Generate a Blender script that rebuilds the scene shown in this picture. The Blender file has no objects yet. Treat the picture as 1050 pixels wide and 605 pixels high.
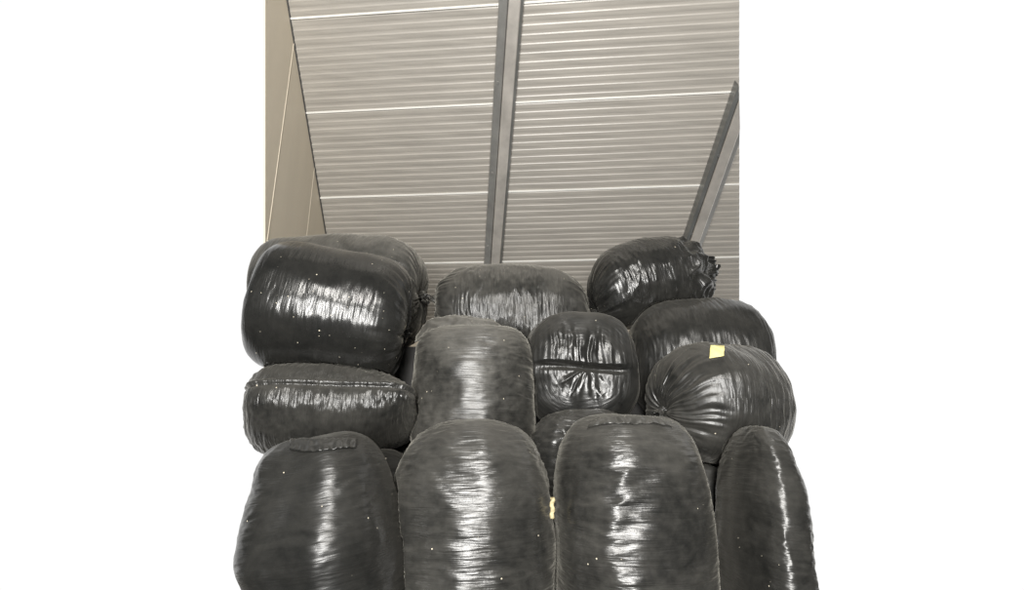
import bpy, math, random
import numpy as np
from mathutils import Vector, Matrix
from mathutils.bvhtree import BVHTree

S = bpy.context.scene
COL = S.collection
random.seed(7)

# ------------------------------------------------------------------ camera
F_PX = 520.0
PITCH = math.atan(F_PX / 1922.0)
CAM = np.array([0.0, 0.0, 1.0])
cd = bpy.data.cameras.new('camera')
cd.sensor_fit = 'HORIZONTAL'
cd.sensor_width = 36.0
cd.lens = 36.0 * F_PX / 1050.0
cd.clip_start = 0.05
cam = bpy.data.objects.new('camera', cd)
COL.objects.link(cam)
cam.location = CAM
cam.rotation_euler = (math.pi / 2 + PITCH, 0, 0)
S.camera = cam

# ------------------------------------------------------------------ world: bright white daylight outside, dim hall behind
w = bpy.data.worlds.new('world')
S.world = w
w.use_nodes = True
wn, wl = w.node_tree.nodes, w.node_tree.links
bg = wn['Background']
tc = wn.new('ShaderNodeTexCoord')
sep = wn.new('ShaderNodeSeparateXYZ')
wl.new(tc.outputs['Generated'], sep.inputs[0])
mr = wn.new('ShaderNodeMapRange')
mr.interpolation_type = 'SMOOTHSTEP'
mr.inputs['From Min'].default_value = 0.14
mr.inputs['From Max'].default_value = 0.34
wl.new(sep.outputs['Y'], mr.inputs['Value'])
mx = wn.new('ShaderNodeMix')
mx.data_type = 'RGBA'
mx.inputs[6].default_value = (0.10, 0.099, 0.095, 1)
mx.inputs[7].default_value = (1.02, 1.02, 1.02, 1)
wl.new(mr.outputs[0], mx.inputs[0])
wl.new(mx.outputs[2], bg.inputs['Color'])
bg.inputs['Strength'].default_value = 1.0

# ------------------------------------------------------------------ light: the tall doorway behind the viewer and an added soft fill
def area(name, loc, target, sx, sy, power, color):
    l = bpy.data.lights.new(name, 'AREA')
    l.shape = 'RECTANGLE'
    l.size, l.size_y, l.energy, l.color = sx, sy, power, color
    o = bpy.data.objects.new(name, l)
    COL.objects.link(o)
    o.location = loc
    d = Vector(target) - Vector(loc)
    o.rotation_euler = d.to_track_quat('-Z', 'Y').to_euler()
    return o

area('doorway_light', (-0.30, -2.6, 1.15), (-0.1, 2.6, 1.5), 0.70, 1.8, 370, (1.0, 0.985, 0.955))
area('wall_roof_fill_light', (0.15, -2.3, 3.1), (-0.6, 2.6, 3.4), 1.1, 1.3, 230, (1.0, 0.97, 0.92))  # added fill to brighten the side wall and roof, no lamp known there

S.view_settings.view_transform = 'Standard'
S.view_settings.look = 'None'
S.view_settings.gamma = 1.0
S.view_settings.use_curve_mapping = False
S.view_settings.exposure = 0.0

# ------------------------------------------------------------------ helpers
CP, SP = math.cos(PITCH), math.sin(PITCH)

def ray(px, py):
    a, b = (px - 525.0) / F_PX, (302.5 - py) / F_PX
    return np.array([a, CP - b * SP, SP + b * CP])

def at(px, py, Y):
    """world point at distance Y along the floor that lies in direction (px, py)"""
    r = ray(px, py)
    return CAM + r * (Y / r[1])

def link_mesh(name, V, Fc, mat, parent=None, smooth=True):
    me = bpy.data.meshes.new(name)
    me.from_pydata([tuple(v) for v in V], [], [tuple(f) for f in Fc])
    me.update()
    if smooth:
        me.polygons.foreach_set('use_smooth', [True] * len(me.polygons))
    if mat:
        me.materials.append(mat)
    o = bpy.data.objects.new(name, me)
    COL.objects.link(o)
    if parent is not None:
        o.parent = parent
        o.matrix_parent_inverse = parent.matrix_basis.inverted()
    return o

def thing(name, label, cat, loc, group=None):
    o = bpy.data.objects.new(name, None)
    COL.objects.link(o)
    o.location = tuple(loc)
    o.empty_display_size = 0.1
    o['label'] = label
    o['category'] = cat
    if group:
        o['group'] = group
    return o

# vectorised gradient noise
_rng = np.random.RandomState(11)
_perm = _rng.permutation(512)
_perm = np.concatenate([_perm, _perm])
_grad = _rng.normal(size=(512, 3))
_grad /= np.linalg.norm(_grad, axis=1)[:, None]

def noise(x, y, z):
    x, y, z = np.broadcast_arrays(np.asarray(x, float), np.asarray(y, float), np.asarray(z, float))
    xi, yi, zi = np.floor(x).astype(int), np.floor(y).astype(int), np.floor(z).astype(int)
    xf, yf, zf = x - xi, y - yi, z - zi
    u, v, q = (t * t * t * (t * (t * 6 - 15) + 10) for t in (xf, yf, zf))
    out = 0
    for i in (0, 1):
        for j in (0, 1):
            for k in (0, 1):
                h = _perm[(_perm[(_perm[(xi + i) & 511] + yi + j) & 511] + zi + k) & 511]
                g = _grad[h]
                d = g[..., 0] * (xf - i) + g[..., 1] * (yf - j) + g[..., 2] * (zf - k)
                out = out + d * (u if i else 1 - u) * (v if j else 1 - v) * (q if k else 1 - q)
    return out * 1.5

def ridged(x, y, z):
    return 1.0 - 2.0 * np.abs(noise(x, y, z))

def sstep(a, b, x):
    t = np.clip((x - a) / (b - a), 0, 1)
    return t * t * (3 - 2 * t)

# ------------------------------------------------------------------ materials
def new_mat(name):
    m = bpy.data.materials.new(name)
    m.use_nodes = True
    nt = m.node_tree
    return m, nt.nodes, nt.links, nt.nodes['Principled BSDF']

def ramp(N, L, src, stops):
    r = N.new('ShaderNodeValToRGB')
    e = r.color_ramp.elements
    while len(e) < len(stops):
        e.new(0.5)
    for k, (p, c) in enumerate(stops):
        e[k].position = p
        e[k].color = (c, c, c, 1) if not isinstance(c, tuple) else (*c, 1)
    L.new(src, r.inputs[0])
    return r.outputs[0]

ANISO_ROT = 0.25
def film_material(name, dust=0.4, rough=0.27, bump=1.0, specks=0.4, seed=0.0):
    """black polythene film: fine wrinkles running round the bag, pale dust, crumbs of shavings"""
    m, N, L, B = new_mat(name)
    uv = N.new('ShaderNodeUVMap')
    uv.uv_map = 'UVMap'
    at_ = N.new('ShaderNodeAttribute')
    at_.attribute_name = 'side'
    geo = N.new('ShaderNodeTexCoord')
    def mapped(src, sc, off=0.0):
        mp = N.new('ShaderNodeMapping')
        mp.inputs['Scale'].default_value = sc
        mp.inputs['Location'].default_value = (seed + off, seed * 1.7 + off, seed * 0.6)
        L.new(src, mp.inputs['Vector'])
        return mp.outputs[0]
    def nz(vec, detail=3.0, dist=0.0, scale=1.0, rgh=0.55):
        n = N.new('ShaderNodeTexNoise')
        n.inputs['Scale'].default_value = scale
        n.inputs['Detail'].default_value = detail
        n.inputs['Roughness'].default_value = rgh
        n.inputs['Distortion'].default_value = dist
        L.new(vec, n.inputs['Vector'])
        return n.outputs['Fac']
    # long thin wrinkles
    n1 = nz(mapped(uv.outputs[0], (5, 40, 1)), 2.5, 0.35)
    n2 = nz(mapped(uv.outputs[0], (12, 105, 1), 3.1), 2.0, 0.3)
    n3 = nz(mapped(geo.outputs['Object'], (60, 60, 60)), 3.0, 0.2)
    a = N.new('ShaderNodeMath'); a.operation = 'MULTIPLY_ADD'
    L.new(n2, a.inputs[0]); a.inputs[1].default_value = 0.28; L.new(n1, a.inputs[2])
    s = N.new('ShaderNodeMath'); s.operation = 'MULTIPLY'
    L.new(a.outputs[0], s.inputs[0]); L.new(at_.outputs['Fac'], s.inputs[1])
    a2 = N.new('ShaderNodeMath'); a2.operation = 'MULTIPLY_ADD'
    L.new(n3, a2.inputs[0]); a2.inputs[1].default_value = 0.04; L.new(s.outputs[0], a2.inputs[2])
    bp = N.new('ShaderNodeBump')
    bp.inputs['Strength'].default_value = 0.8
    bp.inputs['Distance'].default_value = 0.011 * bump
    L.new(a2.outputs[0], bp.inputs['Height'])
    L.new(bp.outputs[0], B.inputs['Normal'])
    # dust: cloudy film, thicker where it could settle from above
    d1 = nz(mapped(geo.outputs['Object'], (5, 5, 5), 1.3), 6.0, 0.6, 1.0, 0.65)
    d2 = nz(mapped(geo.outputs['Object'], (26, 26, 26), 2.3), 4.0, 0.3)
    g2 = N.new('ShaderNodeNewGeometry')
    sp = N.new('ShaderNodeSeparateXYZ')
    L.new(g2.outputs['Normal'], sp.inputs[0])
    up = N.new('ShaderNodeMapRange')
    up.inputs['From Min'].default_value = 0.1
    up.inputs['From Max'].default_value = 0.95
    up.inputs['To Min'].default_value = 0.0
    up.inputs['To Max'].default_value = 0.45
    L.new(sp.outputs['Z'], up.inputs['Value'])
    ad = N.new('ShaderNodeMath'); ad.operation = 'MULTIPLY_ADD'
    L.new(d2, ad.inputs[0]); ad.inputs[1].default_value = 0.5; L.new(d1, ad.inputs[2])
    ad2 = N.new('ShaderNodeMath'); ad2.operation = 'ADD'
    L.new(ad.outputs[0], ad2.inputs[0]); L.new(up.outputs[0], ad2.inputs[1])
    df = N.new('ShaderNodeMapRange')
    df.inputs['From Min'].default_value = 0.56
    df.inputs['From Max'].default_value = 1.20
    df.inputs['To Min'].default_value = 0.06 * dust
    df.inputs['To Max'].default_value = 1.0 * dust
    L.new(ad2.outputs[0], df.inputs['Value'])
    base = N.new('ShaderNodeMix'); base.data_type = 'RGBA'
    base.inputs[6].default_value = (0.008, 0.0083, 0.008, 1)
    base.inputs[7].default_value = (0.125, 0.120, 0.108, 1)
    L.new(df.outputs[0], base.inputs[0])
    # crumbs
    vo = N.new('ShaderNodeTexVoronoi')
    vo.inputs['Scale'].default_value = 42
    L.new(mapped(geo.outputs['Object'], (1, 1, 1), 5.0), vo.inputs['Vector'])
    dot = N.new('ShaderNodeMath'); dot.operation = 'LESS_THAN'
    L.new(vo.outputs['Distance'], dot.inputs[0])
    sc = N.new('ShaderNodeSeparateColor'); L.new(vo.outputs['Color'], sc.inputs[0])
    sz = N.new('ShaderNodeMath'); sz.operation = 'MULTIPLY_ADD'
    L.new(sc.outputs[1], sz.inputs[0]); sz.inputs[1].default_value = 0.10; sz.inputs[2].default_value = 0.03
    L.new(sz.outputs[0], dot.inputs[1])
    pick = N.new('ShaderNodeMath'); pick.operation = 'LESS_THAN'
    L.new(sc.outputs[0], pick.inputs[0]); pick.inputs[1].default_value = 0.40 * specks
    both = N.new('ShaderNodeMath'); both.operation = 'MULTIPLY'
    L.new(dot.outputs[0], both.inputs[0]); L.new(pick.outputs[0], both.inputs[1])
    c2 = N.new('ShaderNodeMix'); c2.data_type = 'RGBA'
    L.new(both.outputs[0], c2.inputs[0]); L.new(base.outputs[2], c2.inputs[6])
    c2.inputs[7].default_value = (0.55, 0.5, 0.4, 1)
    L.new(c2.outputs[2], B.inputs['Base Color'])
    rr = N.new('ShaderNodeMapRange')
    rr.inputs['From Min'].default_value = 0.0
    rr.inputs['From Max'].default_value = 0.7
    rr.inputs['To Min'].default_value = rough
    rr.inputs['To Max'].default_value = 0.44
    L.new(df.outputs[0], rr.inputs['Value'])
    L.new(rr.outputs[0], B.inputs['Roughness'])
    B.inputs['IOR'].default_value = 1.5
    B.inputs['Sheen Weight'].default_value = 0.35 * dust
    B.inputs['Sheen Roughness'].default_value = 0.4
    B.inputs['Sheen Tint'].default_value = (0.8, 0.77, 0.68, 1)
    # sub-millimetre creases run round the bag, so its sheen spreads along the bag
    tg = N.new('ShaderNodeTangent')
    tg.direction_type = 'UV_MAP'
    tg.uv_map = 'UVMap'
    L.new(tg.outputs[0], B.inputs['Tangent'])
    B.inputs['Anisotropic'].default_value = 0.75
    B.inputs['Anisotropic Rotation'].default_value = ANISO_ROT
    return m

def panel_material(name, col, rough, streak, noise_amt=0.10, metallic=0.0):
    m, N, L, B = new_mat(name)
    tcn = N.new('ShaderNodeTexCoord')
    mp = N.new('ShaderNodeMapping')
    mp.inputs['Scale'].default_value = streak
    L.new(tcn.outputs['Object'], mp.inputs[0])
    n = N.new('ShaderNodeTexNoise')
    n.inputs['Scale'].default_value = 1.0
    n.inputs['Detail'].default_value = 5.0
    n.inputs['Roughness'].default_value = 0.6
    L.new(mp.outputs[0], n.inputs['Vector'])
    lo = tuple(c * (1 - noise_amt) for c in col)
    hi = tuple(min(1, c * (1 + noise_amt)) for c in col)
    c = ramp(N, L, n.outputs['Fac'], [(0.3, lo), (0.7, hi)])
    L.new(c, B.inputs['Base Color'])
    B.inputs['Roughness'].default_value = rough
    B.inputs['Metallic'].default_value = metallic
    n2 = N.new('ShaderNodeTexNoise')
    n2.inputs['Scale'].default_value = 14.0
    n2.inputs['Detail'].default_value = 2.0
    L.new(tcn.outputs['Object'], n2.inputs['Vector'])
    bp = N.new('ShaderNodeBump')
    bp.inputs['Strength'].default_value = 0.15
    bp.inputs['Distance'].default_value = 0.01
    L.new(n2.outputs['Fac'], bp.inputs['Height'])
    L.new(bp.outputs[0], B.inputs['Normal'])
    return m

M_ROOF = panel_material('ribbed_steel_sheet', (0.352, 0.33, 0.297), 0.36, (1.2, 22.0, 22.0), 0.13)
M_WALL = panel_material('cream_wall_sheet', (0.70, 0.63, 0.51), 0.5, (2, 2, 0.6), 0.06)
M_SEAM = panel_material('white_joint_strip', (0.80, 0.79, 0.75), 0.4, (3, 3, 3), 0.05)
M_DARKJ = panel_material('dark_joint', (0.05, 0.048, 0.045), 0.6, (3, 3, 3), 0.1)
M_STEEL_LIT = panel_material('beam_steel_lit', (0.60, 0.565, 0.52), 0.33, (6, 6, 1.5), 0.2, 0.55)  # beam steel with the lit tone of its brighter faces in the colour
M_STEEL_SHADE = panel_material('beam_steel_shaded', (0.22, 0.225, 0.22), 0.33, (6, 6, 1.5), 0.2, 0.6)  # same beam steel, darkened in colour for the shaded faces
M_STEEL_HALF = panel_material('beam_steel_half_lit', (0.33, 0.325, 0.31), 0.33, (6, 6, 1.5), 0.2, 0.6)  # same beam steel, painted midway between lit and shaded
M_FLOOR = panel_material('shade_darkened_concrete', (0.035, 0.034, 0.033), 0.85, (2, 2, 2), 0.2)  # colour taken near black so gaps between the bags read as shade
M_TAPE = panel_material('yellow_tape', (0.80, 0.72, 0.30), 0.5, (20, 20, 20), 0.06)
M_PAPER = panel_material('cream_paper', (0.42, 0.36, 0.21), 0.6, (30, 30, 30), 0.12)

# ------------------------------------------------------------------ setting
D1 = np.array([-0.0907887, 0.80916239, -0.58052875])      # down the slope
D2 = np.array([0.99542616, -0.09484659, -0.01144049])     # along the ribs
NR = np.array([-0.06516294, -0.58651376, -0.8073137])     # out of the roof's underside, into the hall
R0 = np.array([-0.16797, 4.6, 2.57806])
DH = np.array([-0.1115, 0.99376, 0.0])                    # the side wall's run
W0 = np.array([-1.783, 4.694, 2.64])

def roof(s, t, h=0.0):
    return R0 + D1 * s + D2 * t + NR * h

def structure(o):
    o['kind'] = 'structure'
    return o

def right_edge(s):            # where the modelled roof stops
    return 1.5 + (s + 2.107) * (2.456 - 1.5) / (0.554 + 2.107)

def left_edge(s):
    return -1.66

PITCH_RIB = 0.0617
def rib_height(q):            # trapezoid profile, q in ribs
    f = q - np.floor(q)
    g = (f * 2.0) % 1.0
    return 0.0036 * (sstep(0.20, 0.36, f) - sstep(0.60, 0.95, f)) + 0.0010 * (sstep(0.3, 0.6, g) - sstep(0.7, 1.0, g))

def roof_sheet(name, s0, s1, t0f, t1f):
    n = max(8, int(round((s1 - s0) / PITCH_RIB * 24)))
    V, Fc = [], []
    m = 9
    for i in range(n + 1):
        s = s0 + (s1 - s0) * i / n
        h = float(rib_height(np.array((s - s0) / PITCH_RIB)))
        for j in range(m + 1):
            t = t0f(s) + (t1f(s) - t0f(s)) * j / m
            wob = 0.0012 * math.sin(t * 5.1 + s * 2.0) + 0.001 * math.sin(t * 11.0 - s * 7.0)
            V.append(roof(s, t, h + wob))
    for i in range(n):
        for j in range(m):
            a = i * (m + 1) + j
            Fc.append((a, a + m + 1, a + m + 2, a + 1))
    return structure(link_mesh(name, V, Fc, M_ROOF))

SEAMS = [-3.666, -2.923, -2.18, -1.503, -0.741, 0.002, 0.745]
wide_l, wide_r = (lambda s: -1.612), (lambda s: 3.2)
roof_sheet('ceiling', -0.741 + 0.001, 0.002 - 0.001, left_edge, right_edge)
roof_sheet('ceiling', 0.002 + 0.001, 0.93, left_edge, right_edge)
roof_sheet('ceiling', -1.503 + 0.001, -0.741 - 0.001, left_edge, right_edge)
roof_sheet('ceiling', -2.18 + 0.001, -1.503 - 0.001, left_edge, right_edge)
roof_sheet('ceiling', -2.923 + 0.001, -2.18 - 0.001, left_edge, right_edge)
roof_sheet('ceiling', -3.666 + 0.001, -2.923 - 0.001, left_edge, right_edge)
roof_sheet('ceiling', -4.409 + 0.001, -3.666 - 0.001, left_edge, right_edge)

def box_st(name, s0, s1, t0f, t1f, h0, h1, mat):
    V, Fc = [], []
    for s in (s0, s1):
        for (t, h) in ((t0f(s), h0), (t1f(s), h0), (t1f(s), h1), (t0f(s), h1)):
            V.append(roof(s, t, h))
    Fc = [(0, 1, 2, 3), (7, 6, 5, 4), (0, 4, 5, 1), (1, 5, 6, 2), (2, 6, 7, 3), (3, 7, 4, 0)]
    return structure(link_mesh(name, V, Fc, mat, smooth=False))

for k, s in enumerate(SEAMS[:-1]):
    box_st('trim_%d' % (k + 1), s - 0.006, s + 0.007, left_edge, right_edge, -0.004, 0.009, M_SEAM)

# rafters: folded steel channels with a groove down the middle
def rafter(name, label, tc0, tc1, s0, s1, mats, split, cut=None):
    root = thing(name, label, 'roof beam', roof((s0 + s1) / 2, (tc0 + tc1) / 2, 0.06))
    def prof(name, pts, mat):
        V, Fc = [], []
        n = 24
        for i in range(n + 1):
            s = s0 + (s1 - s0) * i / n
            for (t, h) in pts:
                sa = s0 if cut is None else cut(tc0 + t)
                ss = sa + (s1 - sa) * i / n
                tt = tc0 + (tc1 - tc0) * (ss - s0) / (s1 - s0) + t
                V.append(roof(ss, tt, h))
        m = len(pts)
        for i in range(n):
            for j in range(m):
                a, b = i * m + j, i * m + (j + 1) % m
                Fc.append((a, b, b + m, a + m))
        Fc.append(tuple(range(m)))
        Fc.append(tuple(n * m + j for j in range(m))[::-1])
        o = link_mesh(name, V, Fc, mat, root, smooth=False)
        return o
    w0, w1 = split
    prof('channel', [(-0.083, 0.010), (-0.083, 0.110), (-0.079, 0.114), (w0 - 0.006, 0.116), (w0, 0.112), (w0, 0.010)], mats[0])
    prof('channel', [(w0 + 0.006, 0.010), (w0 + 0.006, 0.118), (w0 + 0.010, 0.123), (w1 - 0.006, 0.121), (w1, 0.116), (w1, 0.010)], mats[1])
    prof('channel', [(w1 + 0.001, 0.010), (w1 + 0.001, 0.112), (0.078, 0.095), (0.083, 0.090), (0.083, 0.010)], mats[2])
    prof('joint', [(w0 - 0.001, 0.02), (w0 - 0.001, 0.108), (w0 + 0.007, 0.108), (w0 + 0.007, 0.02)], M_DARKJ)
    # bolts along the left channel
    for s in np.arange(s0 + 0.55, s1 - 0.1, 0.72):
        c = tc0 + (tc1 - tc0) * (s - s0) / (s1 - s0)
        V, Fc = [], []
        for k in range(6):
            an = k * math.pi / 3
            for h, r in ((0.119, 0.011), (0.127, 0.010)):
                V.append(roof(s + r * math.sin(an), c - 0.055 + r * math.cos(an), h - 0.004))
        for k in range(6):
            q = (k + 1) % 6
            Fc.append((2 * k, 2 * q, 2 * q + 1, 2 * k + 1))
        Fc.append(tuple(2 * k + 1 for k in range(6)))
        link_mesh('bolt', V, Fc, mats[0], root, smooth=False)
    return root

rafter('roof_beam', 'long grey steel roof beam running down between the two full ceiling bays', -0.054, 0.0, -4.40, 0.93, (M_STEEL_HALF, M_STEEL_LIT, M_STEEL_SHADE), (-0.022, 0.066))
rafter('roof_beam', 'slanting grey steel roof beam rising behind the bag with the crumpled tail', 1.735, 1.79, -1.60, 0.93, (M_STEEL_SHADE, M_STEEL_LIT, M_STEEL_HALF), (-0.050, 0.040), cut=lambda t: -2.107 + (t + 0.035 - 1.5) * (0.554 + 2.107) / (2.456 - 1.5))

# side wall: raked sheet, upright standing joints
def wall_pt(d, z, off=0.0):
    return np.array([W0[0] + DH[0] * d + DH[1] * off, W0[1] + DH[1] * d - DH[0] * off, z])

def roof_z(d):                # underside height along the wall
    z = W0[2] + d * (D1[2] / math.hypot(D1[0], D1[1]))
    return z

def wall_start(z):            # front end of the modelled wall
    return -1.636 + (z - 2.259) * (-2.121 + 1.636) / (3.616 - 2.259)

WL = structure(link_mesh('wall_left',
    [wall_pt(wall_start(0.0), 0.0), wall_pt(0.95, 0.0), wall_pt(0.95, roof_z(0.95) + 0.02), wall_pt(wall_start(4.336), 4.336),
     wall_pt(wall_start(0.0), 0.0, -0.012), wall_pt(0.95, 0.0, -0.012), wall_pt(0.95, roof_z(0.95) + 0.02, -0.012), wall_pt(wall_start(4.336), 4.336, -0.012)],
    [(0, 1, 2, 3), (7, 6, 5, 4), (0, 4, 5, 1), (1, 5, 6, 2), (2, 6, 7, 3), (3, 7, 4, 0)], M_WALL, smooth=False))

def wall_strip(name, d, wd, z0, z1, proud, mat):
    V = [wall_pt(d - wd, z0, 0.0), wall_pt(d + wd, z0, 0.0), wall_pt(d + wd, z1, 0.0), wall_pt(d - wd, z1, 0.0),
         wall_pt(d - wd * 0.4, z0, proud), wall_pt(d + wd * 0.4, z0, proud), wall_pt(d + wd * 0.4, z1, proud), wall_pt(d - wd * 0.4, z1, proud)]
    return structure(link_mesh(name, V, [(3, 2, 1, 0), (4, 5, 6, 7), (0, 1, 5, 4), (1, 2, 6, 5), (2, 3, 7, 6), (3, 0, 4, 7)], mat, smooth=False))

wall_strip('trim_11', -1.585, 0.005, 2.14, roof_z(-1.585), 0.003, M_WALL)
wall_strip('trim_12', -0.782, 0.004, 0.0, roof_z(-0.782), 0.002, M_WALL)
wall_strip('trim_13', 0.02, 0.007, 0.0, roof_z(0.02), 0.008, M_WALL)
# dark angle strip where the wall meets the roof
def corner_angle():
    V, Fc = [], []
    n = 20
    for i in range(n + 1):
        s = -2.55 + 3.4 * i / n
        for (t, h) in ((-1.645, 0.002), (-1.618, 0.002), (-1.619, 0.008), (-1.625, 0.011), (-1.645, 0.016)):
            V.append(roof(s, t, h))
    for i in range(n):
        for j in range(4):
            a = i * 5 + j
            Fc.append((a, a + 1, a + 6, a + 5))
    return structure(link_mesh('trim_20', V, Fc, M_DARKJ, smooth=False))
corner_angle()

# low eaves wall behind the stack, and the floor
pa, pb = roof(0.90, -1.6), roof(0.90, right_edge(0.90) - 0.02)
structure(link_mesh('wall_back', [(pa[0], pa[1], 0), (pb[0], pb[1], 0), tuple(pb), tuple(pa),
                                  (pa[0], pa[1] + 0.08, 0), (pb[0], pb[1] + 0.08, 0), (pb[0], pb[1] + 0.08, pb[2]), (pa[0], pa[1] + 0.08, pa[2])],
                    [(0, 1, 2, 3), (7, 6, 5, 4), (0, 4, 5, 1), (1, 5, 6, 2), (2, 6, 7, 3), (3, 7, 4, 0)], M_WALL, smooth=False))
structure(link_mesh('floor', [(-2.4, -4, 0), (3, -4, 0), (3, 3.62, 0), (-1.72, 3.62, 0), (-2.4, 2.0, 0),
                              (-2.4, -4, -0.1), (3, -4, -0.1), (3, 3.62, -0.1), (-1.72, 3.62, -0.1), (-2.4, 2.0, -0.1)],
                    [(0, 1, 2, 3, 4), (9, 8, 7, 6, 5), (0, 5, 6, 1), (1, 6, 7, 2), (2, 7, 8, 3), (3, 8, 9, 4), (4, 9, 5, 0)], M_FLOOR, smooth=False))

def block(name, x0, x1, y0, y1, z0, z1, mat):
    V = [(x, y, z) for z in (z0, z1) for (x, y) in ((x0, y0), (x1, y0), (x1, y1), (x0, y1))]
    return structure(link_mesh(name, V, [(3, 2, 1, 0), (4, 5, 6, 7), (0, 1, 5, 4), (1, 2, 6, 5), (2, 3, 7, 6), (3, 0, 4, 7)], mat, smooth=False))

# added hidden blocks: carry the rear bags and keep the gaps between them dark
block('floor', -1.28, -0.46, 2.80, 3.6, 0.0, 1.46, M_FLOOR)
block('floor', -0.46, 0.86, 3.02, 3.6, 0.0, 1.39, M_FLOOR)
block('floor', 0.86, 1.22, 2.72, 3.6, 0.0, 1.03, M_FLOOR)

# ------------------------------------------------------------------ bags
PLACED = []
def plain_uv(me):
    uvl = me.uv_layers.new(name='UVMap')
    for lp in me.loops:
        c = me.vertices[lp.vertex_index].co
        uvl.data[lp.index].uv = (c.x + 0.6 * c.y, c.z + 0.45 * c.y)
    a = me.attributes.new('side', 'FLOAT', 'POINT')
    a.data.foreach_set('value', [0.3] * len(me.vertices))

def unit(v):
    v = np.asarray(v, float)
    return v / np.linalg.norm(v)

def frame(axis, up):
    a = unit(axis)
    c = unit(np.asarray(up, float) - a * np.dot(up, a))
    b = np.cross(c, a)
    return a, b, c

class Bag:
    pass

def settle(Wd, own=None):
    """press the film flat where it lies against a bag already placed, or against the floor"""
    Wd[..., 2] = np.maximum(Wd[..., 2], 0.002)
    for _ in range(3):
        for Q in PLACED:
            if own is not None and Q.root is own:
                continue
            lo, hi = Q.verts.min(0) - 0.012, Q.verts.max(0) + 0.012
            inside = np.all((Wd > lo) & (Wd < hi), axis=-1)
            for ij in np.argwhere(inside):
                ij = tuple(ij)
                p = Vector(Wd[ij])
                q, n, _, dist = Q.bvh.find_nearest(p)
                if q is None:
                    continue
                dd = (p - q).dot(n)
                if (dd < 0 and dist < 0.36) or (0 <= dd < 0.010 and dist < 0.012):
                    Wd[ij] = q + n * 0.012
    return Wd

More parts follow.
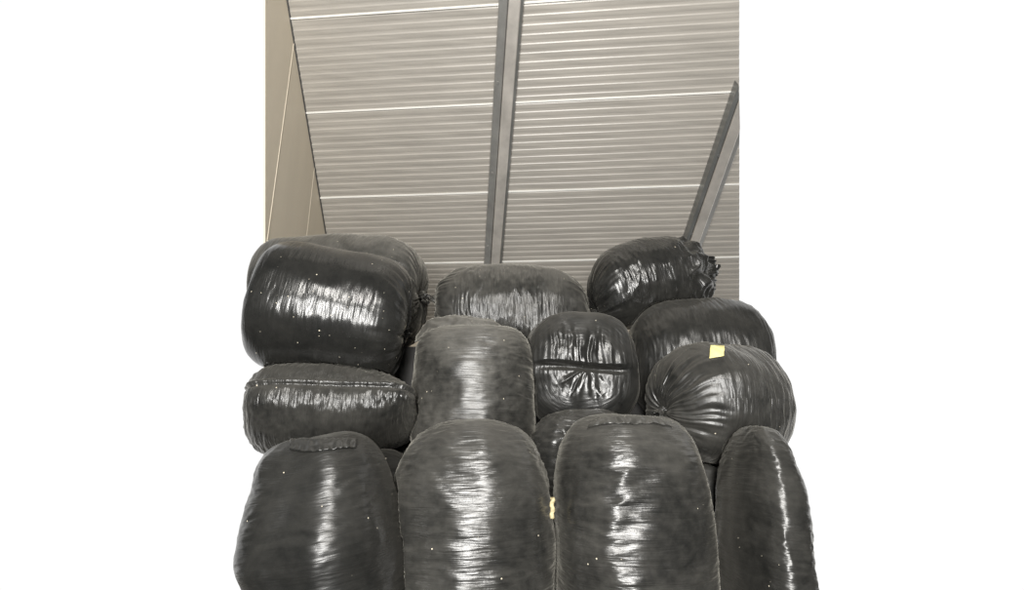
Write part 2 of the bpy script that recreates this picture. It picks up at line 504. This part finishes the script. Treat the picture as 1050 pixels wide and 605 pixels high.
def bag_body(root, mat, centre, axis, up, half, rb, rc, ends=((2.8, 2.8), (2.8, 2.8)), gather=(0, 0), off=((0, 0), (0, 0)),
             nsec=2.3, lump=0.012, wrink=0.004, seed=0.0, taper=0.0, bend=(0.0, 0.0), extra=None, sag=0.0, nv=300, nu=200, name='bag_body', turn=math.pi, pleat=0.011, skew=0.0):
    a, b, c = frame(axis, up)
    # profile, resampled by arc length
    th = np.linspace(0, math.pi / 2, 400)
    def half_prof(mb, mc):
        tau = np.sin(th) ** (2.0 / mc)
        tau[-1] = 1.0
        pc = np.cos(th) ** (2.0 / mc); pc[-1] = 0.0
        pb = np.maximum(0, 1 - tau ** mb) ** (1.0 / mb)
        return tau, pb, pc
    t0, b0, c0 = half_prof(*ends[0])
    t1, b1, c1 = half_prof(*ends[1])
    T = np.concatenate([-t0[::-1], t1[1:]])
    PB = np.concatenate([b0[::-1], b1[1:]])
    PC = np.concatenate([c0[::-1], c1[1:]])
    rm = 0.5 * (rb + rc)
    arc = np.concatenate([[0], np.cumsum(np.hypot(np.diff(T) * half, np.diff(0.5 * (PB * rb + PC * rc))))])
    sv = np.linspace(0, arc[-1], nv + 1)
    T, PB, PC = (np.interp(sv, arc, q) for q in (T, PB, PC))
    phi = turn + np.linspace(0, 2 * math.pi, nu + 1)
    cs, sn = np.cos(phi), np.sin(phi)
    X = np.sign(cs) * np.abs(cs) ** (2.0 / nsec)
    Z = np.sign(sn) * np.abs(sn) ** (2.0 / nsec)
    tt, pb, pc = T[:, None], PB[:, None], PC[:, None]
    tp = 1.0 + taper * tt
    lb = rb * pb * X[None] * tp
    lc = rc * pc * Z[None] * tp
    la = half * tt + 0 * lb
    # off-centre gathers
    for e, sg in ((0, -1), (1, 1)):
        wgt = sstep(0.15, 1.0, sg * tt) * (1 - np.minimum(pb, pc)) ** 0.8
        lb = lb + off[e][0] * wgt
        lc = lc + off[e][1] * wgt
    lb = lb + bend[0] * (1 - tt ** 2)
    lc = lc + bend[1] * (1 - tt ** 2)
    if sag:
        lc = lc + np.where(lc < 0, -lc * sag, 0)
    P = np.stack([la, lb, lc], -1)
    def normals(P):
        du = np.gradient(P, axis=1)
        # periodic fix at the seam
        du[:, 0] = du[:, -1] = 0.5 * (P[:, 1] - P[:, -2])
        dv = np.gradient(P, axis=0)
        n = np.cross(dv, du)
        ln = np.linalg.norm(n, axis=-1, keepdims=True)
        n = n / np.maximum(ln, 1e-12)
        ctr = np.sum(n[nv // 2] * (P[nv // 2] - P[nv // 2].mean(0)), -1).mean()
        return n if ctr > 0 else -n
    n = normals(P)
    s2 = sv[:, None] + 0 * lb
    o = seed * 13.7
    side = 1.0
    for e in (0, 1):
        q = (s2 if e == 0 else arc[-1] - s2) / rm
        side = side * (sstep(0.75, 1.35, q) if gather[e] >= 0.9 else sstep(0.15, 0.6, q))
    # broad lumps where the filling presses
    d = lump * noise(la * 4.5 + o, lb * 4.5, lc * 4.5) + 0.5 * lump * noise(la * 10 + o, lb * 10 + 3, lc * 10)
    d = d * np.minimum(1, np.minimum(s2, arc[-1] - s2) / 0.08)
    # wrinkles round the bag
    warp = 0.02 * noise(la * 6 + o, lb * 6, lc * 6 + 9) + skew * np.arctan2(lc, lb + 1e-9)
    amp = 0.45 + 0.9 * sstep(-0.35, 0.35, noise(la * 5 + o, lb * 5 + 4, lc * 5))
    cu = np.cos(phi)[None] * 2.6
    su = np.sin(phi)[None] * 2.6
    wv = ridged((s2 + warp) * 26 + o, cu + o, su) * 0.6 + noise((s2 + warp) * 60 + o, cu * 2.2, su * 2.2 + o) * 0.5
    d = d + wrink * amp * side * wv
    # radial pleats at the tied ends
    for e in (0, 1):
        if not gather[e]:
            wc = 1 - sstep(0.0, 0.35 * rm, s2 if e == 0 else arc[-1] - s2)
            continue
        q = (s2 if e == 0 else arc[-1] - s2) / rm
        wq = sstep(0.02, 0.30, q) * (1 - sstep(0.5, 1.35, q)) * gather[e]
        jig = 0.10 * noise(q * 2.0 + o, cu * 0.5, su * 0.5)
        kf = 4.6
        pl = ridged(np.cos(phi + jig * 0.5) * kf + o, np.sin(phi + jig * 0.5) * kf, q * 0.7 + e * 5) * 0.9 + \
             0.6 * ridged(np.cos(phi + jig) * kf * 2.1 + o, np.sin(phi + jig) * kf * 2.1, q * 1.2 + e * 5)
        d = d + pleat * wq * pl
        # small pucker at the knot
        d = d - 0.020 * gather[e] * np.exp(-(q / 0.22) ** 2)
    P = P + n * d[..., None]
    if extra is not None:
        P = extra(P, n, phi, sv, arc[-1])
    P[:, -1] = P[:, 0]
    R = np.stack([a, b, c], 0)
    Wd = P @ R + np.asarray(centre)[None, None]
    Wd = settle(Wd)
    loc = np.array(root.location)
    V = (Wd - loc)
    idx = np.arange((nv + 1) * nu).reshape(nv + 1, nu)
    Vf = V[:, :nu].reshape(-1, 3)
    i0 = idx[:-1]; i1 = idx[1:]
    Fq = np.stack([i0, np.roll(i0, -1, 1), np.roll(i1, -1, 1), i1], -1).reshape(-1, 4)
    me = bpy.data.meshes.new(name)
    me.vertices.add(len(Vf)); me.vertices.foreach_set('co', Vf.astype(np.float32).ravel())
    me.loops.add(Fq.size); me.loops.foreach_set('vertex_index', Fq.astype(np.int32).ravel())
    me.polygons.add(len(Fq)); me.polygons.foreach_set('loop_start', np.arange(0, Fq.size, 4, dtype=np.int32))
    me.polygons.foreach_set('use_smooth', np.ones(len(Fq), dtype=bool))
    uvl = me.uv_layers.new(name='UVMap')
    per = math.pi * (rb + rc)
    jj = np.tile(np.arange(nu), nv)
    ii = np.repeat(np.arange(nv), nu)
    uv = np.stack([np.stack([jj, jj + 1, jj + 1, jj], -1) / nu * per, np.stack([sv[ii], sv[ii], sv[ii + 1], sv[ii + 1]], -1)], -1)
    uvl.data.foreach_set('uv', uv.astype(np.float32).ravel())
    atr = me.attributes.new('side', 'FLOAT', 'POINT')
    atr.data.foreach_set('value', np.clip(0.04 + 0.96 * side[:, :nu], 0, 1).astype(np.float32).ravel())
    me.update(calc_edges=True)
    me.validate()
    # face winding outwards
    v0 = Vf[Fq[:, 0]]; nn = np.cross(Vf[Fq[:, 1]] - v0, Vf[Fq[:, 2]] - v0)
    if np.sum(nn * (v0 - Vf.mean(0))) < 0:
        me.flip_normals()
    me.materials.append(mat)
    ob = bpy.data.objects.new(name, me)
    COL.objects.link(ob)
    ob.parent = root
    B = Bag()
    B.root, B.obj, B.mat = root, ob, mat
    B.tips = (Wd[0].mean(0), Wd[-1].mean(0))
    B.axis, B.b, B.c = a, b, c
    B.verts = Wd[:, :nu].reshape(-1, 3)
    B.faces = Fq
    fo = Fq
    if np.sum(nn * (v0 - Vf.mean(0))) < 0:
        fo = Fq[:, ::-1]
    B.bvh = BVHTree.FromPolygons(B.verts.tolist(), fo.tolist())
    PLACED.append(B)
    B.pt = lambda x, y, z: np.asarray(centre) + a * x + b * y + c * z
    return B

def tied_neck(B, end, length=0.09, r0=0.014, r1=0.05, tilt=(0, 0, 0), seed=0.0):
    """the gathered neck: a tight tie and a crumpled frill of film beyond it"""
    tip = B.tips[end]
    sg = -1 if end == 0 else 1
    ax = unit(B.axis * sg + np.asarray(tilt, float))
    _, b, c = frame(ax, (0.13, 0.2, 1.0))
    nv, nu = 26, 72
    V = []
    phi = np.linspace(0, 2 * math.pi, nu, endpoint=False)
    loc = np.array(B.root.location)
    for i in range(nv + 1):
        q = i / nv
        r = r0 * 1.7 * (1 - sstep(0, 0.25, q)) + r0 * sstep(0, 0.25, q) + (r1 - r0) * max(0.0, q - 0.2) ** 0.8
        pl = 1 + (0.25 + 0.45 * q) * noise(np.cos(phi) * 2.3 + seed, np.sin(phi) * 2.3, q * 1.5 + seed) + 0.25 * ridged(np.cos(phi) * 5 + seed, np.sin(phi) * 5, q * 2.0)
        if i == nv:
            pl = pl * 0.15
        x = -0.022 + q * length + 0.018 * noise(np.cos(phi) * 2 + seed, np.sin(phi) * 2 + 7, q * 3) * q
        if i == nv:
            x = x - 0.03
        flat = 0.6
        sway = 0.02 * q * q * math.sin(seed * 3.1)
        Pw = tip[None] - loc + ax[None] * x[:, None] + b[None] * (r * pl * np.cos(phi) + sway)[:, None] + c[None] * (r * pl * flat * np.sin(phi))[:, None]
        V.extend(Pw)
    Fc = []
    for i in range(nv):
        for j in range(nu):
            Fc.append((i * nu + j, i * nu + (j + 1) % nu, (i + 1) * nu + (j + 1) % nu, (i + 1) * nu + j))
    Fc.append(tuple(nv * nu + j for j in range(nu)))
    V = settle(np.array(V) + loc, B.root) - loc
    Q = Bag()
    Q.root, Q.verts, Q.bvh = B.root, V + loc, BVHTree.FromPolygons((V + loc).tolist(), Fc)
    PLACED.append(Q)
    me = bpy.data.meshes.new('tied_neck')
    me.from_pydata([tuple(v) for v in V], [], Fc)
    me.polygons.foreach_set('use_smooth', [True] * len(me.polygons))
    plain_uv(me)
    me.materials.append(B.mat)
    o = bpy.data.objects.new('tied_neck', me)
    COL.objects.link(o)
    o.parent = B.root
    # the tie: a few turns of twine
    Vt, Ft = [], []
    n1, n2 = 90, 8
    for i in range(n1):
        an = 2 * math.pi * 3 * i / n1
        cx = 0.022 * length / 0.09 - 0.006 + 0.012 * i / n1
        for k in range(n2):
            bn = 2 * math.pi * k / n2
            rr = r0 * 1.12 + 0.0035 * math.cos(bn)
            Vt.append(tip - loc + ax * (cx - 0.012 + 0.0035 * math.sin(bn)) + b * rr * math.cos(an) + c * rr * 0.75 * math.sin(an))
    for i in range(n1 - 1):
        for k in range(n2):
            Ft.append((i * n2 + k, i * n2 + (k + 1) % n2, (i + 1) * n2 + (k + 1) % n2, (i + 1) * n2 + k))
    me2 = bpy.data.meshes.new('tie')
    me2.from_pydata([tuple(v) for v in Vt], [], Ft)
    me2.polygons.foreach_set('use_smooth', [True] * len(me2.polygons))
    me2.materials.append(M_TIE)
    t = bpy.data.objects.new('tie', me2)
    COL.objects.link(t)
    t.parent = o
    return o

M_TIE = panel_material('black_twine', (0.02, 0.02, 0.02), 0.5, (40, 40, 40), 0.2)

def film_flap(B, name, pts_in, pts_out, mat, thick=0.006, crumple=0.012, seed=0.0, n=60, m=18, label=None):
    """a loose doubled edge of film: a crumpled closed sheet between two polylines (world points)"""
    loc = np.array(B.root.location)
    def poly(pts, n):
        pts = np.array(pts, float)
        d = np.concatenate([[0], np.cumsum(np.linalg.norm(np.diff(pts, axis=0), axis=1))])
        q = np.linspace(0, d[-1], n)
        return np.stack([np.interp(q, d, pts[:, k]) for k in range(3)], -1)
    def smooth(p):
        for _ in range(4):
            p[1:-1] = 0.25 * p[:-2] + 0.5 * p[1:-1] + 0.25 * p[2:]
        return p
    A, C = smooth(poly(pts_in, n)), smooth(poly(pts_out, n))
    q = np.linspace(0, 1, m)[None, :, None]
    G = A[:, None] * (1 - q) + C[:, None] * q
    du = np.gradient(G, axis=0); dv = np.gradient(G, axis=1)
    nn = np.cross(du, dv); nn /= np.maximum(np.linalg.norm(nn, axis=-1, keepdims=True), 1e-9)
    gu = np.linspace(0, 1, n)[:, None]; gv = np.linspace(0, 1, m)[None]
    L = np.linalg.norm(np.diff(A, axis=0), axis=1).sum()
    d = crumple * (ridged(gu * L * 22 + seed, gv * 1.2, 0.3) * 0.6 + noise(gu * L * 45 + seed, gv * 3, 4.0) * 0.5 + noise(gu * L * 9, gv * 2 + seed, 8.0))
    belly = thick * np.sin(np.pi * np.clip(gv, 0.02, 1)) * np.sin(np.pi * np.clip(gu, 0.02, 0.98)) ** 0.5 + 0.0008
    top = G + nn * (d + belly)[..., None]
    bot = G + nn * (d - belly)[..., None]
    V = np.concatenate([top.reshape(-1, 3), bot.reshape(-1, 3)]) - loc
    V = settle(V + loc, B.root) - loc
    K = n * m
    Fc = []
    for i in range(n - 1):
        for j in range(m - 1):
            a_ = i * m + j
            Fc.append((a_, a_ + m, a_ + m + 1, a_ + 1))
            Fc.append((K + a_ + 1, K + a_ + m + 1, K + a_ + m, K + a_))
    for i in range(n - 1):
        for j in (0, m - 1):
            a_ = i * m + j
            Fc.append((a_, a_ + m, K + a_ + m, K + a_) if j else (K + a_, K + a_ + m, a_ + m, a_))
    for j in range(m - 1):
        for i in (0, n - 1):
            a_ = i * m + j
            Fc.append((a_, a_ + 1, K + a_ + 1, K + a_) if not i else (K + a_, K + a_ + 1, a_ + 1, a_))
    me = bpy.data.meshes.new(name)
    me.from_pydata([tuple(v) for v in V], [], Fc)
    me.polygons.foreach_set('use_smooth', [True] * len(me.polygons))
    plain_uv(me)
    me.materials.append(mat)
    o = bpy.data.objects.new(name, me)
    COL.objects.link(o)
    o.parent = B.root
    if label:
        o['label'] = label
    return o

def surface_point(B, origin, direction):
    if not hasattr(B, 'bvh'):
        B.bvh = BVHTree.FromPolygons([tuple(v) for v in B.verts], [tuple(int(i) for i in f) for f in B.faces])
    h = B.bvh.ray_cast(Vector(origin), Vector(direction))
    return h[0], h[1]

def patch(B, name, mat, outline_fn, nx=14, ny=14, lift=0.003, label=None, crumple=0.0):
    """a small stuck-on piece that follows the film beneath it"""
    loc = np.array(B.root.location)
    V, Fc = [], []
    okk = True
    for j in range(ny + 1):
        for i in range(nx + 1):
            px, py = outline_fn(i / nx, j / ny)
            p, n = surface_point(B, CAM, ray(px, py))
            if p is None:
                okk = False
                p, n = Vector(V[-1]) + Vector(loc) if V else Vector((0, 0, 0)), Vector((0, -1, 0))
                V.append(np.array(p) - loc)
                continue
            n = Vector(n)
            if n.dot(Vector(ray(px, py))) > 0:
                n = -n
            cr = crumple * float(ridged(px * 0.11, py * 0.16, 2.0)) if crumple else 0.0
            V.append(np.array(p + n * (lift + cr)) - loc)
    for j in range(ny):
        for i in range(nx):
            a_ = j * (nx + 1) + i
            Fc.append((a_, a_ + 1, a_ + nx + 2, a_ + nx + 1))
    me = bpy.data.meshes.new(name)
    me.from_pydata([tuple(v) for v in V], [], Fc)
    me.polygons.foreach_set('use_smooth', [True] * len(me.polygons))
    plain_uv(me)
    me.materials.append(mat)
    o = bpy.data.objects.new(name, me)
    COL.objects.link(o)
    o.parent = B.root
    sm = o.modifiers.new('thickness', 'SOLIDIFY')
    sm.thickness = 0.0015
    if label:
        o['label'] = label
    return o

GROUP_STAND = 'bags standing in the front row'
GROUP_PILE = 'bags piled behind the front row'

# ---- front row, standing -------------------------------------------------
m_a = film_material('film_a', dust=0.18, rough=0.36, bump=0.8, specks=0.3, seed=1.0)
m_b = film_material('film_b', dust=0.42, rough=0.3, bump=1.3, specks=0.2, seed=2.3)
m_c = film_material('film_c', dust=0.42, rough=0.3, bump=1.3, specks=0.3, seed=3.9)
m_d = film_material('film_d', dust=0.35, rough=0.34, bump=0.9, specks=0.5, seed=5.1)
m_e = film_material('film_e', dust=0.45, rough=0.26, bump=1.3, specks=0.2, seed=6.6)
m_f = film_material('film_f', dust=0.14, rough=0.22, bump=0.45, specks=0.9, seed=7.2)
m_g = film_material('film_g', dust=0.75, rough=0.34, bump=0.8, specks=0.3, seed=8.4)
m_h = film_material('film_h', dust=0.8, rough=0.32, bump=0.9, specks=0.1, seed=9.8)
m_i = film_material('film_i', dust=0.65, rough=0.28, bump=1.1, specks=0.2, seed=10.5)
m_j = film_material('film_j', dust=0.25, rough=0.27, bump=0.5, specks=0.1, seed=11.7)
m_k = film_material('film_k', dust=0.25, rough=0.22, bump=0.7, specks=0.1, seed=12.2)
m_l = film_material('film_l', dust=0.25, rough=0.30, bump=0.5, specks=0.1, seed=13.1)
m_m = film_material('film_m', dust=0.42, rough=0.28, bump=1.1, specks=0.2, seed=14.9)
m_n = film_material('film_n', dust=0.30, rough=0.22, bump=0.8, specks=0.1, seed=15.3)

def standing(label, mat, foot, top_z, rb, rc, lean=(0, 0), **kw):
    root = thing('plastic_bag', label, 'bag', foot, kw.pop('group', GROUP_STAND))
    base = np.array([foot[0], foot[1], foot[2]])
    top = np.array([foot[0] + lean[0], foot[1] + lean[1], top_z])
    ctr = 0.5 * (base + top)
    ax = top - base
    return bag_body(root, mat, ctr, ax, kw.pop('up', (0, 1, 0)), np.linalg.norm(ax) / 2, rb, rc, **kw)

FOOT, TOPE = (5, 5), (3.6, 3.2)
def belly_a(P, n, phi, sv, L):
    # the filling has slumped: a broad flat belly low on the front, tucked in beneath
    x, y, z = P[..., 0], P[..., 1], P[..., 2]
    front = sstep(0.06, 0.20, -z)
    d = 0.012 * np.exp(-((x - 0.19) / 0.10) ** 2) - 0.0145 * np.exp(-((y + 0.03) / 0.10) ** 2) * (0.55 + 0.45 * np.exp(-((x - 0.24) / 0.10) ** 2)) - 0.018 * np.exp(-((x - 0.07) / 0.055) ** 2)
    return P + n * (d * front)[..., None]

A = standing('glossy black bag standing at the near left corner, bright patch low on its front', m_a,
             (-0.488, 1.74, 0.0), 0.99, 0.226, 0.27, lean=(-0.15, 0.04), ends=((5, 5), (4.2, 3.4)), taper=-0.06, seed=1, wrink=0.003, nsec=2.6, lump=0.014, extra=belly_a)
Bm = standing('dusty black bag standing mid front row, domed top, cream scrap beside it', m_b,
              (-0.138, 1.98, 0.0), 1.04, 0.292, 0.30, lean=(-0.012, 0.03), ends=((5, 5), (3.3, 3.0)), taper=0.03, seed=2, wrink=0.0035, nsec=2.4, skew=0.012)
C = standing('black bag standing in the front row with a puckered fold on top', m_c,
             (0.422, 1.98, 0.0), 1.065, 0.272, 0.30, lean=(0.010, 0.03), ends=((5, 5), (3.8, 3.2)), taper=0.035, seed=3, wrink=0.0035, lump=0.009, nsec=2.5, skew=-0.012)
Dd = standing('narrow black bag standing alone beyond a dark gap at the front row\'s end', m_d,
              (0.832, 1.97, 0.0), 1.02, 0.098, 0.26, lean=(0.09, 0.02), ends=((5, 5), (3.0, 3.0)), seed=4, wrink=0.003, nsec=3.0)

# ---- pile ----------------------------------------------------------------
def lying(label, mat, centre, axis, half, rb, rc, **kw):
    c = np.asarray(centre, float)
    root = thing('plastic_bag', label, 'bag', (c[0], c[1], c[2] - rc), GROUP_PILE)
    return bag_body(root, mat, c, axis, kw.pop('up', (0, 0, 1)), half, rb, rc, **kw)

def crease_e(P, n, phi, sv, L):
    # welded side seam along the front, a little above mid height
    x, y, z = P[..., 0], P[..., 1], P[..., 2]
    front = sstep(0.0, 0.1, -y)
    zc = 0.030
    d = 0.010 * np.exp(-((z - zc - 0.014) / 0.009) ** 2) - 0.010 * np.exp(-((z - zc) / 0.006) ** 2)
    return P + n * (d * front)[..., None]

M_ = lying('black bag with a star of pleats at its tied end and yellow tape on top', m_m,
           at(735, 412, 2.38), (0.92, 0.38, 0.0), 0.29, 0.265, 0.268, ends=((2.5, 2.5), (3.4, 3.4)), gather=(1.3, 0), off=((0.05, -0.05), (0, 0)), seed=13, wrink=0.005, nsec=2.2, pleat=0.008)
tied_neck(M_, 0, 0.05, 0.014, 0.034, tilt=(0, 0, -0.8), seed=6.9)
patch(M_, 'tape_patch', M_TAPE, lambda u, v: (728.5 + 14.5 * u - 1.0 * v, 354.5 + 0.5 * u + (13.5 - 3.0 * u) * v), label='yellow tape')
E_ = lying('flattened black bag with a welded side seam lying under the left barrel bag', m_e,
           at(347, 423, 2.44), (1, 0.12, -0.02), 0.365, 0.29, 0.205, up=(0, 0.28, 1), ends=((5.0, 5.0), (7.0, 1.9)), seed=5, wrink=0.006, nsec=2.1, extra=crease_e, turn=0.0)
Fb = lying('glossy black barrel bag lying at upper left, bright band along it, crumbs on top', m_f,
           at(343, 321, 2.42), (1, 0.18, -0.13), 0.345, 0.32, 0.314, ends=((6, 6), (5.0, 4.6)), gather=(0, 1), off=((0, 0), (0, -0.05)), seed=6, wrink=0.0015, lump=0.006, nsec=2.15)
tied_neck(Fb, 1, 0.05, 0.013, 0.035, tilt=(0, -0.8, 0.1), seed=1.3)
H_ = standing('pale dusty black bag standing in the middle of the pile with a folded top', m_h,
              tuple(at(485, 478, 2.62)), at(485, 336, 2.62)[2], 0.303, 0.29, lean=(-0.005, 0.02), ends=((5, 5), (4.6, 3.0)), taper=-0.02, seed=8, wrink=0.004, nsec=2.6, group=GROUP_PILE)

def face_j(P, n, phi, sv, L):
    # the folded, cinched end: two lobes with a fold between them, knot in the middle
    x, y, z = P[..., 0], P[..., 1], P[..., 2]
    cap = sstep(0.02, 0.16, x)
    zz = z + 0.005 + 0.012 * np.sin(y * 9)
    pl = ridged(y * 22 + 0.6 * noise(y * 6, z * 9, 1.0), z * 4.0, 2.0) * 0.6 + noise(y * 50, z * 7, 5.0) * 0.5
    up = sstep(0.0, 0.03, zz) * (1 - sstep(0.12, 0.24, zz))
    lo = sstep(0.0, 0.02, -zz) * (1 - sstep(0.06, 0.18, -zz))
    an = np.arctan2(zz, y - 0.02)
    rr = np.hypot(zz, y - 0.02)
    rad = ridged(an * 2.6 + 0.4 * noise(an * 3, rr * 8, 2.0), rr * 2.0, 7.0) * (0.5 + 0.9 * noise(an * 1.3, 0.5, 3.0)) * sstep(0.01, 0.05, rr) * (1 - sstep(0.10, 0.20, rr))
    d = 0.010 * pl * (up + 0.5 * lo) + 0.009 * rad * (zz < 0) - 0.030 * np.exp(-(zz / 0.010) ** 2) * (1 - sstep(0.16, 0.25, np.abs(y)))
    d = d + 0.022 * sstep(0.0, 0.03, zz) * (1 - sstep(0.03, 0.2, zz)) * (1 - sstep(0.15, 0.28, np.abs(y)))
    return P + n * (d * cap)[..., None]

J_ = lying('black bag with its cinched end facing out, a level fold and knot across it', m_j,
           at(593, 380, 2.72), (-0.04, -1, -0.05), 0.28, 0.292, 0.30, ends=((3.0, 3.0), (3.6, 3.6)), seed=10, wrink=0.002, nsec=2.7, lump=0.016, extra=face_j, turn=0.3)

# ---- second row, mostly hidden: what the pile rests on -------------------
N_ = standing('black bag wedged behind the two dusty front bags, only its shiny shoulder showing', m_n,
              (0.335, 2.46, 0.0), 1.105, 0.29, 0.20, ends=((5, 5), (3.2, 2.6)), seed=15, wrink=0.007, group=GROUP_PILE, nv=220, nu=160)
standing('black bag in deep shade under the flattened bag with the side seam', m_l,
         (-0.70, 2.42, 0.0), 0.93, 0.30, 0.26, ends=((5, 5), (4, 4)), seed=21, group=GROUP_PILE, nv=200, nu=160)
standing('black bag in deep shade under the pale dusty bag of the pile', m_l,
         (-0.20, 2.60, 0.0), 0.90, 0.28, 0.26, ends=((5, 5), (5, 5)), seed=22, group=GROUP_PILE, nv=200, nu=160)
standing('black bag in deep shade behind the gap beside the narrow bag', m_l,
         (0.87, 2.46, 0.0), 0.88, 0.22, 0.20, ends=((5, 5), (4, 4)), seed=23, group=GROUP_PILE, nv=200, nu=160)

L_ = lying('large black bag lying behind the bag with the yellow tape', m_l,
           at(712, 372, 2.95), (1, -0.05, 0.02), 0.375, 0.36, 0.365, ends=((2.8, 2.8), (4.2, 4.2)), seed=12, wrink=0.004, nsec=2.2)
I_ = lying('dusty black barrel bag tied at both ends, lying on top under the roof beam', m_i,
           at(525, 324, 3.14), (1, 0.02, 0.0), 0.475, 0.32, 0.325, ends=((3.0, 3.0), (2.6, 2.6)), gather=(1, 1), off=((0, 0.09), (0, 0.0)), seed=9, wrink=0.007, nsec=2.3)
tied_neck(I_, 0, 0.06, 0.013, 0.04, tilt=(0.9, -0.9, 0.3), seed=3.1)
G_ = lying('dusty black bag at the top of the pile against the wall, behind the glossy barrel', m_g,
           at(352, 301, 3.02), (1, -0.05, -0.02), 0.485, 0.33, 0.345, ends=((6, 6), (5.0, 4.4)), gather=(0, 0.8), off=((0, 0), (0, -0.02)), seed=7, wrink=0.003, nsec=2.5)
tied_neck(G_, 1, 0.06, 0.015, 0.05, tilt=(0, -0.3, 0), seed=2.2)

def crumple_k(P, n, phi, sv, L):
    # slack, crumpled film past the filling
    x, y, z = P[..., 0], P[..., 1], P[..., 2]
    g = sstep(0.12, 0.30, x)
    d = 0.035 * ridged(x * 6, y * 7, z * 7 + 2) + 0.02 * ridged(x * 13, y * 12 + 4, z * 12)
    P = P + n * (d * g)[..., None]
    return P

K_ = lying('glossy black bag at the top of the pile with a crumpled tail pointing away', m_k,
           at(661, 290, 3.12), (1, 0.06, 0.27), 0.365, 0.28, 0.272, ends=((3.0, 3.0), (2.3, 2.3)), gather=(1, 0.5), off=((0.0, -0.11), (0, -0.02)), seed=11, wrink=0.005, nsec=2.2, extra=crumple_k)
tied_neck(K_, 0, 0.05, 0.015, 0.04, seed=5.7)
tied_neck(K_, 1, 0.12, 0.05, 0.09, tilt=(0, 0, -0.5), seed=8.3)
film_flap(K_, 'slack_film', [at(690, 262, 3.02), at(702, 275, 3.0), at(706, 292, 3.0), at(700, 312, 3.0)],
          [at(731, 264, 3.10), at(735, 279, 3.08), at(733, 294, 3.08), at(728, 308, 3.06)], m_k, thick=0.03, crumple=0.030, seed=4.0)

# ---- loose folds of film and scraps --------------------------------------
film_flap(H_, 'top_fold', [at(426, 352, 2.50), at(450, 341, 2.50), at(480, 336, 2.50), at(512, 341, 2.50), at(528, 352, 2.52)],
          [at(428, 344, 2.62), at(440, 327, 2.62), at(468, 323, 2.62), at(505, 328, 2.62), at(524, 342, 2.62)], m_h, thick=0.012, crumple=0.008, seed=2.0)
tied_neck(H_, 1, 0.035, 0.012, 0.022, tilt=(0, -0.5, 0), seed=9.2)
patch(C, 'top_fold', m_c, lambda u, v: (604 + 84 * u, 440.5 + 5 * math.sin(3.14 * u) * -1 - 3 * math.sin(9 * u) * 0.4 - 7.5 * (1 - v) * math.sin(3.14 * u) ** 0.5), nx=50, ny=8, lift=0.006, crumple=0.007)
patch(A, 'top_fold', m_a, lambda u, v: (298 + 66 * u, 452 + 11 * v + 2 * math.sin(5 * u) * v), nx=50, ny=10, lift=0.005, crumple=0.005)

def scrap():
    n = 8
    V, Fc = [], []
    for j in range(n + 1):
        for i in range(4):
            px = 564.0 + 1.5 * i + 0.8 * math.sin(j * 1.7)
            py = 510 + 22 * j / n
            p = at(px, py, 1.84 + 0.012 * math.sin(j * 2.1 + i * 1.3))
            V.append(p)
    m = len(V)
    for j in range(n):
        for i in range(3):
            a_ = j * 4 + i
            Fc.append((a_, a_ + 1, a_ + 5, a_ + 4))
    o = link_mesh('paper_scrap', V, Fc, M_PAPER)
    sm = o.modifiers.new('thickness', 'SOLIDIFY')
    sm.thickness = 0.002
    o['label'] = 'small cream scrap caught in the gap between two dusty front bags'
    o['category'] = 'scrap'
scrap()
